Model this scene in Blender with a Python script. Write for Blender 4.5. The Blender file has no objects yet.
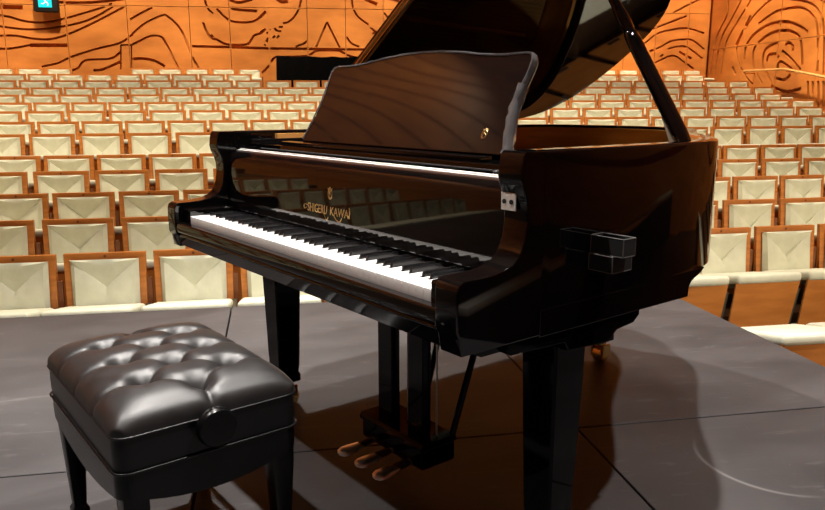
import bpy, bmesh, math, random
import numpy as np
from mathutils import Vector, Matrix
from mathutils.geometry import delaunay_2d_cdt
random.seed(7)
PI = math.pi
sc = bpy.context.scene
C = sc.collection
R = math.radians

# ------------------------------------------------------------------ camera
# world frame = piano frame: x along the keyboard (treble +), y towards the tail, z up, stage floor z = 0
W, H, F = 825.0, 510.0, 730.0
CAM = Vector((1.681, -0.8865, 1.0974)); YAW, PITCH = 0.9041, 0.2018
fw = Vector((-math.sin(YAW)*math.cos(PITCH), math.cos(YAW)*math.cos(PITCH), -math.sin(PITCH)))
rt = Vector((math.cos(YAW), math.sin(YAW), 0.0)); up = rt.cross(fw)
cd = bpy.data.cameras.new('camera'); cam = bpy.data.objects.new('camera', cd); C.objects.link(cam)
M = Matrix((rt, up, -fw)).transposed().to_4x4(); M.translation = CAM
cam.matrix_world = M
cd.sensor_width = 36.0; cd.lens = 36.0*F/W; cd.clip_start = 0.05; cd.clip_end = 200
sc.camera = cam
# hall frame: a to the right along the seat rows, b from the stage into the audience
TH = R(62.54)
AX = Vector((math.cos(TH), math.sin(TH), 0)); BX = Vector((-math.sin(TH), math.cos(TH), 0))
def hall(a, b, z=0.0): return AX*a + BX*b + Vector((0, 0, z))
def ray(u, v): return fw + rt*((u-W/2)/F) - up*((v-H/2)/F)
def on_b(u, v, b):      # photo pixel -> (a, z) on a wall that stands at depth b of the hall
    d = ray(u, v); t = (b-CAM.dot(BX))/d.dot(BX); X = CAM+d*t; return X.dot(AX), X.z
def on_a(u, v, a):      # photo pixel -> (b, z) on the side wall
    d = ray(u, v); t = (a-CAM.dot(AX))/d.dot(AX); X = CAM+d*t; return X.dot(BX), X.z

# ------------------------------------------------------------------ world, lights, exposure
w = bpy.data.worlds.new('world'); sc.world = w; w.use_nodes = True
w.node_tree.nodes['Background'].inputs[0].default_value = (1.0, 0.85, 0.7, 1)
w.node_tree.nodes['Background'].inputs[1].default_value = 0.0
sc.view_settings.view_transform = 'Standard'; sc.view_settings.look = 'None'
sc.view_settings.exposure = 0.0; sc.view_settings.gamma = 1.0; sc.view_settings.use_curve_mapping = False
def area(name, pos, size, power, col, target=None, sy=None, spread=180):
    l = bpy.data.lights.new(name, 'AREA'); l.energy = power; l.color = col; l.size = size; l.spread = R(spread)
    if sy: l.shape = 'RECTANGLE'; l.size_y = sy
    o = bpy.data.objects.new(name, l); C.objects.link(o); o.location = pos
    d = (Vector(target)-Vector(pos)) if target is not None else Vector((0, 0, -1))
    o.rotation_euler = d.to_track_quat('-Z', 'Y').to_euler(); return o
def spot(name, pos, target, power, col, angle, radius=0.08, blend=0.5):
    l = bpy.data.lights.new(name, 'SPOT'); l.energy = power; l.color = col; l.spot_size = R(angle); l.spot_blend = blend; l.shadow_soft_size = radius
    o = bpy.data.objects.new(name, l); C.objects.link(o); o.location = pos
    o.rotation_euler = (Vector(target)-Vector(pos)).to_track_quat('-Z', 'Y').to_euler(); return o
WARM = (1.0, 0.86, 0.66)
# house lights over the audience: ceiling downlights in rows
for a_ in (-7.0, -2.5, 2.0, 6.5):
    for b_, t_, e_ in ((1.6, 3.8, 540), (5.2, 1.2, 1450), (9.2, 1.4, 1350)):
        spot('house_and_fill_light', hall(a_, b_, 8.3), hall(a_, b_+t_, 0.3), e_, WARM, 84, 0.16, 0.7)
spot('house_and_fill_light', hall(6.4, -6.0, 4.6), hall(4.7, 2.8, -0.4), 2600, WARM, 32, 0.14, 0.8)  # added low spot, out of view, to brighten the front seat panels at right
# wall washers above the rear wall and the side wall
for a_ in (-7, -3.5, 0, 3.5, 7, 9.6):
    spot('wall_washer', hall(a_, 11.6, 8.0), hall(a_, 15.5, 2.5), 2900, (1.0, 0.80, 0.56), 46, 0.12, 0.9)
for b_ in (9.5, 12.5):
    spot('wall_washer', hall(7.4, b_, 8.0), hall(10.9, b_, 2.3), 2800, (1.0, 0.80, 0.56), 46, 0.12, 0.9)
for b_ in (3.5, 9.0):
    spot('wall_washer', hall(-8.2, b_, 12.4), hall(-11.0, b_, 7.0), 1350, (1.0, 0.80, 0.56), 80, 0.12, 0.8)
spot('wall_washer', hall(7.2, 0.5, 8.0), hall(10.9, 0.5, 2.3), 1500, (1.0, 0.80, 0.56), 50, 0.12, 0.9)
# stage rig
STG = (1.0, 0.945, 0.89)
spot('stage_spot', (0.25, 0.45, 8.0), (0.1, 0.6, 0), 3700, STG, 50, 0.09, 1.0)
spot('stage_spot', (-3.3, 1.2, 7.8), (0.0, 0.5, 0), 2500, STG, 46, 0.09, 0.9)
spot('stage_spot', (2.9, 1.6, 7.9), (0.2, 0.8, 0), 1900, STG, 54, 0.09, 0.6)
spot('stage_spot', (-1.0, -2.6, 7.8), (0.2, 0.7, 0), 1750, STG, 44, 0.09, 0.9)

# ------------------------------------------------------------------ materials
def newmat(name):
    m = bpy.data.materials.new(name); m.use_nodes = True
    return m, m.node_tree, m.node_tree.nodes['Principled BSDF']
def plain(name, col, rough=0.5, metal=0.0, **kw):
    m, nt, p = newmat(name)
    p.inputs['Base Color'].default_value = (*col, 1); p.inputs['Roughness'].default_value = rough; p.inputs['Metallic'].default_value = metal
    for k, v in kw.items(): p.inputs[k.replace('_', ' ')].default_value = v
    return m
def noisy(name, c1, c2, scale=(1, 1, 1), nscale=5.0, detail=4.0, rough=0.5, bump=0.0, bscale=None, rough2=None, lo=0.35, hi=0.65, metal=0.0):
    m, nt, p = newmat(name); N = nt.nodes; L = nt.links
    tc = N.new('ShaderNodeTexCoord'); mp = N.new('ShaderNodeMapping'); mp.inputs['Scale'].default_value = scale
    L.new(tc.outputs['Object'], mp.inputs[0])
    nz = N.new('ShaderNodeTexNoise'); nz.inputs['Scale'].default_value = nscale; nz.inputs['Detail'].default_value = detail
    L.new(mp.outputs[0], nz.inputs['Vector'])
    cr = N.new('ShaderNodeValToRGB'); cr.color_ramp.elements[0].position = lo; cr.color_ramp.elements[1].position = hi
    cr.color_ramp.elements[0].color = (*c1, 1); cr.color_ramp.elements[1].color = (*c2, 1)
    L.new(nz.outputs['Fac'], cr.inputs[0]); L.new(cr.outputs[0], p.inputs['Base Color'])
    p.inputs['Roughness'].default_value = rough; p.inputs['Metallic'].default_value = metal
    if rough2 is not None:
        mr = N.new('ShaderNodeMapRange'); mr.inputs['To Min'].default_value = rough; mr.inputs['To Max'].default_value = rough2
        mr.inputs['From Min'].default_value = lo; mr.inputs['From Max'].default_value = hi
        L.new(nz.outputs['Fac'], mr.inputs['Value']); L.new(mr.outputs[0], p.inputs['Roughness'])
    if bump:
        n2 = N.new('ShaderNodeTexNoise'); n2.inputs['Scale'].default_value = bscale or nscale*4; n2.inputs['Detail'].default_value = 6
        L.new(mp.outputs[0], n2.inputs['Vector'])
        b = N.new('ShaderNodeBump'); b.inputs['Strength'].default_value = bump; b.inputs['Distance'].default_value = 0.01
        L.new(n2.outputs['Fac'], b.inputs['Height']); L.new(b.outputs[0], p.inputs['Normal'])
    return m
LAC = plain('black_lacquer', (0.0022, 0.0018, 0.0018), 0.03, IOR=1.56)
LACM = plain('black_satin', (0.0022, 0.0021, 0.0024), 0.25, Specular_IOR_Level=0.25)
LEGM = plain('black_leg_lacquer', (0.002, 0.0018, 0.0018), 0.06, Specular_IOR_Level=0.12)
IVORY = plain('white_key_acrylic', (0.80, 0.78, 0.75), 0.16)
EBONY = plain('black_key', (0.008, 0.008, 0.009), 0.22)
BRASS = plain('brass', (0.72, 0.45, 0.16), 0.22, 1.0)
PEDALM = plain('polished_pedal_metal', (0.88, 0.80, 0.74), 0.34, 1.0)
NICKEL = plain('nickel', (0.85, 0.84, 0.82), 0.2, 1.0)
GOLD = plain('gold_lettering', (0.75, 0.52, 0.22), 0.3, 1.0)
PLATE = plain('bronzed_iron_plate', (0.62, 0.36, 0.10), 0.35, 0.8)
STRING = plain('steel_string', (0.7, 0.66, 0.6), 0.3, 1.0)
FELT = plain('dark_red_felt', (0.12, 0.008, 0.012), 0.95)
RIMW = noisy('inner_rim_maple', (0.60, 0.27, 0.07), (0.72, 0.35, 0.10), (1, 1, 14), 3, 5, 0.25)
SPRUCE = noisy('spruce_soundboard', (0.55, 0.36, 0.16), (0.66, 0.46, 0.22), (30, 1, 1), 3, 4, 0.4)
BEAM = noisy('dark_brace_wood', (0.05, 0.028, 0.016), (0.08, 0.045, 0.025), (1, 8, 8), 4, 4, 0.5)
FILM, _nt, _p = newmat('clear_plastic_film')
_p.inputs['Base Color'].default_value = (0.93, 0.93, 0.95, 1); _p.inputs['Roughness'].default_value = 0.08
_p.inputs['Transmission Weight'].default_value = 0.95; _p.inputs['IOR'].default_value = 1.3
LEATHER = noisy('black_leather', (0.010, 0.009, 0.009), (0.014, 0.0125, 0.0125), (1, 1, 1), 30, 3, 0.38, 0.05, 420, 0.43)
SKIRT = plain('black_skirt_leather', (0.0045, 0.0045, 0.0055), 0.36, Specular_IOR_Level=0.35)
CREAM = noisy('cream_upholstery', (0.63, 0.63, 0.49), (0.70, 0.70, 0.56), (1, 1, 1), 9, 3, 0.85, 0.12, 60)
SEATW = noisy('seat_beech', (0.46, 0.15, 0.028), (0.58, 0.20, 0.040), (2, 2, 14), 3, 4, 0.38)
SEATP = noisy('seat_front_veneer', (0.50, 0.175, 0.036), (0.60, 0.225, 0.05), (2, 2, 9), 2, 4, 0.35)
STAND = plain('grey_seat_standard', (0.09, 0.085, 0.06), 0.4, 0.3)
STANDW = noisy('dark_seat_rail', (0.16, 0.045, 0.012), (0.22, 0.07, 0.02), (4, 4, 4), 3, 3, 0.45)
BLACK = plain('matt_black', (0.006, 0.006, 0.006), 0.8)
WALLW = noisy('carved_wall_wood', (0.50, 0.172, 0.034), (0.72, 0.270, 0.058), (1.0, 1.0, 2.6), 1.4, 8, 0.42, 0.10, 24, lo=0.3, hi=0.7)
TIER = noisy('hall_floor_wood', (0.055, 0.026, 0.012), (0.085, 0.04, 0.018), (1, 6, 1), 3, 4, 0.45)
CEIL = plain('ceiling_paint', (0.24, 0.22, 0.20), 0.8)
RAIL = noisy('pale_rail_wood', (0.66, 0.36, 0.12), (0.74, 0.44, 0.16), (6, 6, 6), 3, 3, 0.35)
CLOTH = plain('black_cloth', (0.0012, 0.0012, 0.0014), 0.95, Specular_IOR_Level=0.1)
UNDER = plain('stage_underlay', (0.004, 0.004, 0.004), 0.95, Specular_IOR_Level=0.1)
# stage floor: worn black-grey hardboard with pale scuffs
STAGE, nt, p = newmat('worn_stage_board'); N = nt.nodes; L = nt.links
tc = N.new('ShaderNodeTexCoord')
def nz(scale, detail, mscale=(1, 1, 1), dist=0.0):
    mp = N.new('ShaderNodeMapping'); mp.inputs['Scale'].default_value = mscale; mp.inputs['Rotation'].default_value = (0, 0, 0.6); L.new(tc.outputs['Object'], mp.inputs[0])
    n = N.new('ShaderNodeTexNoise'); n.inputs['Scale'].default_value = scale; n.inputs['Detail'].default_value = detail; n.inputs['Distortion'].default_value = dist
    L.new(mp.outputs[0], n.inputs['Vector']); return n
def ramp(src, p0, c0, p1, c1):
    r = N.new('ShaderNodeValToRGB'); r.color_ramp.elements[0].position = p0; r.color_ramp.elements[1].position = p1
    r.color_ramp.elements[0].color = (*c0, 1); r.color_ramp.elements[1].color = (*c1, 1); L.new(src, r.inputs[0]); return r
def mix(fac, a, b, mode='MIX'):
    m = N.new('ShaderNodeMix'); m.data_type = 'RGBA'; m.blend_type = mode
    if isinstance(fac, float): m.inputs[0].default_value = fac
    else: L.new(fac, m.inputs[0])
    L.new(a, m.inputs[6]); L.new(b, m.inputs[7]); return m.outputs[2]
GEO = N.new('ShaderNodeNewGeometry')
base = ramp(nz(1.1, 7, (1, 2.2, 1), 0.8).outputs['Fac'], 0.30, (0.034, 0.0325, 0.0335), 0.70, (0.074, 0.0710, 0.0725))
scuff = ramp(nz(5.0, 8, (1, 5, 1), 1.2).outputs['Fac'], 0.60, (0, 0, 0), 0.80, (0.35, 0.35, 0.35))
spk = ramp(nz(60, 2).outputs['Fac'], 0.745, (0, 0, 0), 0.77, (0.7, 0.7, 0.7))
pale = N.new('ShaderNodeRGB'); pale.outputs[0].default_value = (0.20, 0.190, 0.187, 1)
def mth(op, a, b=None):
    m = N.new('ShaderNodeMath'); m.operation = op
    for k, v in enumerate((a, b)):
        if v is None: continue
        if isinstance(v, (int, float)): m.inputs[k].default_value = v
        else: L.new(v, m.inputs[k])
    return m.outputs[0]
sx = N.new('ShaderNodeSeparateXYZ'); L.new(GEO.outputs['Position'], sx.inputs[0])
def arc(cx, cy, r, wid, a0, spread, amt):       # a scrape mark swept round a centre on the boards
    dx = mth('SUBTRACT', sx.outputs[0], cx); dy = mth('SUBTRACT', sx.outputs[1], cy)
    dd = mth('SQRT', mth('ADD', mth('MULTIPLY', dx, dx), mth('MULTIPLY', dy, dy)))
    q = mth('DIVIDE', mth('SUBTRACT', dd, r), wid); g_ = mth('POWER', 2.718, mth('MULTIPLY', mth('MULTIPLY', q, q), -1.0))
    ca = mth('DIVIDE', mth('ADD', mth('MULTIPLY', dx, math.cos(a0)), mth('MULTIPLY', dy, math.sin(a0))), dd)
    am = N.new('ShaderNodeMapRange'); am.inputs['From Min'].default_value = math.cos(spread); am.inputs['From Max'].default_value = math.cos(spread*.4); L.new(ca, am.inputs['Value'])
    return mth('MULTIPLY', mth('MULTIPLY', g_, am.outputs[0]), amt)
arcs = mth('ADD', arc(.707, 1.361, .2466, .006, R(-95), R(62), .75), arc(-.9, -.55, .42, .007, R(150), R(50), .25))
c1 = mix(arcs, mix(scuff.outputs[0], base.outputs[0], pale.outputs[0]), pale.outputs[0]); c1_old = mix(scuff.outputs[0], base.outputs[0], pale.outputs[0]); c2 = mix(spk.outputs[0], c1, pale.outputs[0])
L.new(c2, p.inputs['Base Color'])
p.inputs['Roughness'].default_value = 0.5; p.inputs['Specular IOR Level'].default_value = 0.35
bp = N.new('ShaderNodeBump'); bp.inputs['Strength'].default_value = 0.05; bp.inputs['Distance'].default_value = 0.004
L.new(nz(90, 3).outputs['Fac'], bp.inputs['Height']); L.new(bp.outputs[0], p.inputs['Normal'])

# ------------------------------------------------------------------ helpers
def finish(bm, angle=35):
    bmesh.ops.recalc_face_normals(bm, faces=bm.faces)
    lim = R(angle)
    for f in bm.faces: f.smooth = True
    for e in bm.edges:
        e.smooth = len(e.link_faces) == 2 and e.calc_face_angle(0.0) < lim
def mesh_of(name, bm, mat, angle=35, recalc=True):
    if recalc: finish(bm, angle)
    me = bpy.data.meshes.new(name); bm.to_mesh(me); bm.free()
    for m in (mat if isinstance(mat, (list, tuple)) else [mat]): me.materials.append(m)
    return me
def link(name, me, parent=None, loc=(0, 0, 0), rot=(0, 0, 0)):
    o = bpy.data.objects.new(name, me); C.objects.link(o); o.location = loc; o.rotation_euler = rot
    if parent is not None: o.parent = parent
    return o
def obj(name, bm, mat, parent=None, angle=35, loc=(0, 0, 0), rot=(0, 0, 0)):
    return link(name, mesh_of(name, bm, mat, angle), parent, loc, rot)
def tag(o, label=None, cat=None, group=None, kind=None):
    if label: o['label'] = label
    if cat: o['category'] = cat
    if group: o['group'] = group
    if kind: o['kind'] = kind
    return o
def empty(name, loc=(0, 0, 0), rz=0.0):
    o = bpy.data.objects.new(name, None); C.objects.link(o); o.location = loc; o.rotation_euler = (0, 0, rz); o.empty_display_size = 0.1; return o
def BM(): return bmesh.new()
def box(bm, x0, x1, y0, y1, z0, z1, bev=0.0, seg=2, M=None):
    r = bmesh.ops.create_cube(bm, size=1.0); vs = r['verts']
    for v in vs: v.co = Vector(((x0+x1)/2+v.co.x*(x1-x0), (y0+y1)/2+v.co.y*(y1-y0), (z0+z1)/2+v.co.z*(z1-z0)))
    if bev > 0:
        es = list({e for v in vs for e in v.link_edges})
        r2 = bmesh.ops.bevel(bm, geom=es, offset=bev, segments=seg, affect='EDGES', profile=0.5)
        vs = list({v for f in r2['faces'] for v in f.verts} | {v for v in vs if v.is_valid})
    if M is not None:
        for v in vs: v.co = M @ v.co
    return vs
def B(*a, **k):
    bm = BM(); box(bm, *a, **k); return bm
def prism(bm, pts, fn, d0, d1, bev=0.0):
    """extrude the 2D polygon pts from depth d0 to d1; fn(p, d) -> world"""
    v0 = [bm.verts.new(fn(p, d0)) for p in pts]; v1 = [bm.verts.new(fn(p, d1)) for p in pts]
    n = len(pts); fs = [bm.faces.new(v0), bm.faces.new(v1[::-1])]
    for i in range(n): bm.faces.new((v0[i], v0[(i+1) % n], v1[(i+1) % n], v1[i]))
    if bev:
        es = list(fs[0].edges)+list(fs[1].edges)
        bmesh.ops.recalc_face_normals(bm, faces=bm.faces)
        bmesh.ops.bevel(bm, geom=es, offset=bev, segments=2, affect='EDGES', profile=0.5)
def tube(bm, pts, rad, n=10, cap=True):
    pts = [Vector(p) for p in pts]; rings = []
    ref = Vector((0, 0, 1))
    for i, p in enumerate(pts):
        t = (pts[min(i+1, len(pts)-1)]-pts[max(i-1, 0)]).normalized()
        if abs(t.dot(ref)) > 0.95: ref = Vector((1, 0, 0))
        u = t.cross(ref).normalized(); v = t.cross(u)
        r = rad[i] if isinstance(rad, (list, tuple)) else rad
        rx, ry = r if isinstance(r, tuple) else (r, r)
        rings.append([bm.verts.new(p+u*rx*math.cos(2*PI*k/n)+v*ry*math.sin(2*PI*k/n)) for k in range(n)])
    for i in range(len(rings)-1):
        for k in range(n): bm.faces.new((rings[i][k], rings[i][(k+1) % n], rings[i+1][(k+1) % n], rings[i+1][k]))
    if cap: bm.faces.new(rings[0][::-1]); bm.faces.new(rings[-1])
def lathe(bm, prof, n=20, M=None):
    rings = []
    for r, z in prof:
        rings.append([bm.verts.new((r*math.cos(2*PI*k/n), r*math.sin(2*PI*k/n), z)) for k in range(n)])
    for i in range(len(rings)-1):
        for k in range(n): bm.faces.new((rings[i][k], rings[i][(k+1) % n], rings[i+1][(k+1) % n], rings[i+1][k]))
    bm.faces.new(rings[0][::-1]); bm.faces.new(rings[-1])
    if M is not None:
        for rg in rings:
            for v in rg: v.co = M @ v.co
def crom(P, per=6, closed=False):
    out = []; n = len(P); P = [Vector(p) for p in P]
    for i in range(n-1):
        p0, p1, p2, p3 = P[max(i-1, 0)], P[i], P[i+1], P[min(i+2, n-1)]
        for k in range(per):
            t = k/per
            out.append(0.5*((2*p1)+(p2-p0)*t+(2*p0-5*p1+4*p2-p3)*t*t+(3*p1-p0-3*p2+p3)*t**3))
    out.append(P[-1]); return out
def offset(path, d):
    out = []
    for i, p in enumerate(path):
        a = path[max(i-1, 0)]; b = path[min(i+1, len(path)-1)]
        t = (b-a).normalized(); out.append(Vector((p.x-t.y*d, p.y+t.x*d)))
    return out

# ================================================================== THE SETTING
# ---- stage
SE_A, SE_B = 2.283, 2.147
stage = tag(obj('floor', B(-10.95, SE_A-0.012, -7.2, SE_B-0.012, -0.80, -0.060), UNDER), kind='structure')
stage.rotation_euler = (0, 0, TH)
acuts = [SE_A, 0.99, -0.269]
while acuts[-1] > -10.0: acuts.append(acuts[-1]-1.262)
bcuts = [SE_B]
while bcuts[-1] > -6.5: bcuts.append(bcuts[-1]-1.83)
for i in range(len(acuts)-1):
    for j in range(len(bcuts)-1):
        a1, a0, b1, b0 = acuts[i], acuts[i+1], bcuts[j], bcuts[j+1]
        o = obj('stage_panel', B(-(a1-a0)/2+.0042, (a1-a0)/2-.0042, -(b1-b0)/2+.0042, (b1-b0)/2-.0042, -0.060, 0, bev=0.0015, seg=1), STAGE, stage, loc=((a0+a1)/2, (b0+b1)/2, 0))
# ---- seating tiers.  row: b, left seat edge, pitch, z of back top at left / right
ROWS = [(3.131, -1.388, .5630, .141, .167), (4.037, -1.764, .5755, .242, .257), (4.943, -1.926, .5512, .345, .372), (5.848, -2.335, .5713, .461, .482),
        (6.754, -2.482, .5486, .559, .593), (7.660, -2.882, .5631, .763, .806), (8.566, -3.038, .5460, .892, .941), (9.471, -3.443, .5605, 1.021, 1.078),
        (10.377, -3.586, .5429, 1.146, 1.205), (11.283, -4.015, .5595, 1.275, 1.333), (12.188, -4.131, .5405, 1.409, 1.481), (13.094, -4.589, .5585, 1.560, 1.635),
        (14.000, -4.692, .5421, 1.709, 1.810), (14.906, -5.150, .5561, 1.865, 1.962)]
ARIGHT = [3.679, 4.567, 4.689, 5.663, 6.295, 6.691, 7.337, 7.767, 8.357, 8.852, 9.381, 9.931, 9.944, 9.865]
SEAT_H = 0.87
def zrow(i, a):
    b, aL, s, zl, zr = ROWS[i]; return zl+(zr-zl)*(a-aL)/(ARIGHT[i]-aL)
WALL_A, WALL_B, WALL_L, WALL_R = 10.9, 15.5, -11.0, -8.0
bm = BM()
def slab(bm, a0, a1, b0, b1, zf, zb):
    vs = [bm.verts.new(hall(a, b, zf(a)+dz)) for dz in (0, zb) for a, b in ((a0, b0), (a1, b0), (a1, b1), (a0, b1))]
    for f in ((0, 1, 2, 3), (7, 6, 5, 4), (0, 4, 5, 1), (1, 5, 6, 2), (2, 6, 7, 3), (3, 7, 4, 0)): bm.faces.new([vs[k] for k in f])
for i, rw in enumerate(ROWS):
    slab(bm, WALL_L, WALL_A, rw[0]-0.70 if i else SE_B, (ROWS[i+1][0]-0.70) if i < 13 else WALL_B+.1, lambda a, i=i: zrow(i, a)-SEAT_H, -1.0)
slab(bm, SE_A-0.02, WALL_A, -7.2, SE_B, lambda a: -0.85, -1.0)
tag(obj('floor_seating', bm, TIER), kind='structure')
tag(obj('ceiling', B(WALL_L-.3, WALL_A+.3, WALL_R-.3, WALL_B+.3, 13.2, 13.4), CEIL, rot=(0, 0, TH)), kind='structure')

# ---- carved timber walls: flat boards with grooves really cut into them
def grooved(rect, lines, fn, width=0.055, depth=0.12):
    """mesh of one board: rect (s0,s1,t0,t1) with the grooves (poly-lines in s,t) recessed; fn(s,t,d) -> world"""
    s0, s1, t0, t1 = rect; m = 0.010
    vc = [Vector((s0, t0)), Vector((s1, t0)), Vector((s1, t1)), Vector((s0, t1))]; faces = [[0, 1, 2, 3]]
    for ln, wd in lines:
        run = []
        def flush(run):
            if len(run) < 2: return
            L_, R_ = [], []
            for k, p in enumerate(run):
                t = (run[min(k+1, len(run)-1)]-run[max(k-1, 0)])
                if t.length < 1e-6: return
                t.normalize(); n = Vector((-t.y, t.x))*wd/2
                for lst, q in ((L_, p+n), (R_, p-n)):
                    q.x = min(max(q.x, s0+m), s1-m); q.y = min(max(q.y, t0+m), t1-m); lst.append(q)
            for k in range(len(run)-1):
                q = [L_[k], R_[k], R_[k+1], L_[k+1]]
                ar = sum(q[j].x*q[(j+1) % 4].y-q[(j+1) % 4].x*q[j].y for j in range(4))
                if abs(ar) < 2e-5: continue
                b0 = len(vc); vc.extend(q); faces.append([b0, b0+1, b0+2, b0+3] if ar > 0 else [b0+3, b0+2, b0+1, b0])
        for p, q in zip(ln[:-1], ln[1:]):
            lo, hi, d = 0.0, 1.0, q-p
            for c_, dd, a_, b_ in ((p.x, d.x, s0+m, s1-m), (p.y, d.y, t0+m, t1-m)):
                if abs(dd) < 1e-9:
                    if c_ < a_ or c_ > b_: lo, hi = 1.0, 0.0
                else:
                    k0, k1 = sorted(((a_-c_)/dd, (b_-c_)/dd)); lo, hi = max(lo, k0), min(hi, k1)
            if hi-lo < 1e-3: flush(run); run = []; continue
            if not run: run = [p+d*lo]
            run.append(p+d*hi)
            if hi < .999: flush(run); run = []
        flush(run)
    ov, oe, of, iv, ie, io = delaunay_2d_cdt(vc, [], faces, 1, 1e-5)
    bm = BM(); top = {}; low = {}
    def T(i):
        if i not in top: top[i] = bm.verts.new(fn(ov[i].x, ov[i].y, 0.0))
        return top[i]
    def Lw(i):
        if i not in low: low[i] = bm.verts.new(fn(ov[i].x, ov[i].y, depth))
        return low[i]
    quads = [[vc[i] for i in f] for f in faces[1:]]
    QX = np.array([[p.x for p in q] for q in quads]).reshape(-1, 4); QY = np.array([[p.y for p in q] for q in quads]).reshape(-1, 4)
    PX, PY = np.roll(QX, 1, 1), np.roll(QY, 1, 1)
    with np.errstate(divide='ignore', invalid='ignore'): SL = np.where(PY != QY, (PX-QX)/(PY-QY), 0)
    def ing(x, y):
        if not len(QX): return False
        return bool(((((QY > y) != (PY > y)) & (x < SL*(y-QY)+QX)).sum(1) % 2).any())
    cnt = {}
    for f, src in zip(of, io):
        cx_ = sum(ov[i].x for i in f)/len(f); cy_ = sum(ov[i].y for i in f)/len(f)
        g = ing(cx_, cy_)
        try: bm.faces.new([(Lw if g else T)(i) for i in f])
        except ValueError: continue
        for a, b in zip(f, list(f[1:])+[f[0]]): cnt.setdefault((min(a, b), max(a, b)), []).append(g)
    for (a, b), gs in cnt.items():
        if (True in gs) and (False in gs or len(gs) == 1):
            try: bm.faces.new((T(a), T(b), Lw(b), Lw(a)))
            except ValueError: pass
    # rim of the board
    for (a, b), gs in cnt.items():
        if len(gs) == 1 and not gs[0]:
            try: bm.faces.new((T(a), T(b), Lw(b), Lw(a)))
            except ValueError: pass
    return bm
def dense(pts, step=0.05):
    pts = [Vector(p) for p in pts]
    if len(pts) > 2: pts = crom(pts, 5)
    out = [pts[0]]
    for q in pts[1:]:
        d = (q-out[-1]).length; n = max(1, int(d/step)); p0 = out[-1].copy()
        if d < 1e-4: continue
        for k in range(1, n+1): out.append(p0+(q-p0)*(k/n))
    return out
def px(lst, ox, oy, k): return [(ox+x/k, oy+y/k) for x, y in lst]
Z5 = 5.893
G = []   # grooves of the rear wall, traced in photo pixels
def g1(*p, w=1.0): G.append((px(p, 0, 0, Z5), w))
def g2(*p, w=1.0): G.append((px(p, 130, 0, Z5), w))
def g3(*p, w=1.0): G.append((px(p, 260, 0, Z5), w))
def g4(*p, w=1.0): G.append((px(p, 640, 0, 6.38), w))
g1((-300, 60), (-150, 70), (0, 90), (60, 100), (150, 125), (270, 132), (395, 105), (500, 75), (600, 45), (660, 20))
g1((-300, 150), (-100, 145), (0, 155), (140, 172), (270, 170), (400, 150), (500, 125), (580, 90), (680, 30))
g1((-300, 30), (133, 38), w=2.6); g1((-300, 190), (-100, 205), (0, 210), (90, 210), (200, 228), (300, 230), (405, 200), (560, 130), (740, 35))
g1((-300, 300), (-100, 290), (0, 287), (70, 285), (175, 266)); g1((175, 266), (405, 267), w=1.7)
g1((245, 392), (340, 372), (420, 335), (560, 290), (700, 255), (765, 215), (800, 180), (866, 130), (956, 90), (986, 95), (1056, 160), (1106, 260), (1136, 340), (1171, 400))
g1((415, 418), (460, 400), (505, 355), (650, 345), (710, 305)); g1((550, 412), (600, 410), (700, 368), (712, 362), w=1.2)
g1((712, 265), (775, 265), w=.8); g1((775, 265), (775, 408), w=.7); g1((712, 265), (712, 408), w=.7)
g1((775, 265), (825, 240), (886, 212), (946, 215), (976, 250), (1016, 330), (1051, 400)); g1((775, 348), (846, 345), (916, 360), (971, 392), w=1.3)
g2((0, 115), (60, 80), (130, 45)); g2((365, 272), (600, 278), (825, 285), w=1.2); g3((-30, 284), (420, 290), (630, 292), w=1.2)
g2((430, 130), (450, 180), (480, 225), (510, 232), (560, 258), (640, 265), (700, 255), (730, 210), (770, 195), (800, 170), w=1.1)
g2((440, 0), (460, 50), (490, 80)); g2((510, 50), (560, 100), (600, 125), (680, 132), (740, 120), (780, 85), (800, 65), w=1.1)
g2((590, 40), (620, 55), (750, 65), w=1.3); g2((475, 205), (492, 217)); g2((570, -10), (640, 15), (720, -5), w=1.3)
g2((800, 245), (822, 212)); g2((792, 268), (800, 262))
for q in (((0, 105), (35, 70)), ((0, 190), (30, 172)), ((40, 200), (60, 170)), ((40, 245), (60, 225)), ((75, 225), (90, 210)), ((100, 225), (112, 208)), ((85, 165), (100, 180), (125, 185)), ((110, 160), (135, 158)), ((25, 268), (33, 262))): g3(*q)
g3((135, 135), (165, 130), (200, 100), (230, 50), (245, -20)); g3((330, 280), (360, 210), (395, 130)); g3((395, 130), (430, 200), (470, 280))
g3((210, 275), (260, 255), (280, 235)); g3((-100, 432), (0, 430), (50, 390), (85, 340), (150, 335), (270, 330), (330, 300), (350, 297), (450, 297), (480, 305), (530, 330), (590, 340), (680, 335), w=1.1)
g3((540, -20), (548, 45), (580, 100), (640, 145)); g3((650, 165), (690, 190)); g3((508, 215), (540, 255), (585, 275)); g3((730, 75), (760, 110)); g3((660, 200), (690, 185))
g3((100, -5), (130, 10), (165, 8), w=1.6); g3((620, -5), (660, 12), (690, 25), w=1.6)
g4((-60, 240), (130, 165), (300, 100)); g4((-80, 330), (30, 275), (110, 215), (200, 190), (300, 180), (410, 212)); g4((60, 325), (130, 300), (200, 262), (300, 250), (350, 265), (410, 315))
g4((175, 312), (250, 295), (310, 305), (400, 375)); g4((250, 330), (330, 375), w=1.2); g4((40, 420), (95, 400), (180, 360), (230, 360), (280, 395), (345, 440)); g4((125, 362), (148, 350)); g4((205, 85), (330, 20), (420, -20)); g4((60, 325), (95, 320))
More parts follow.
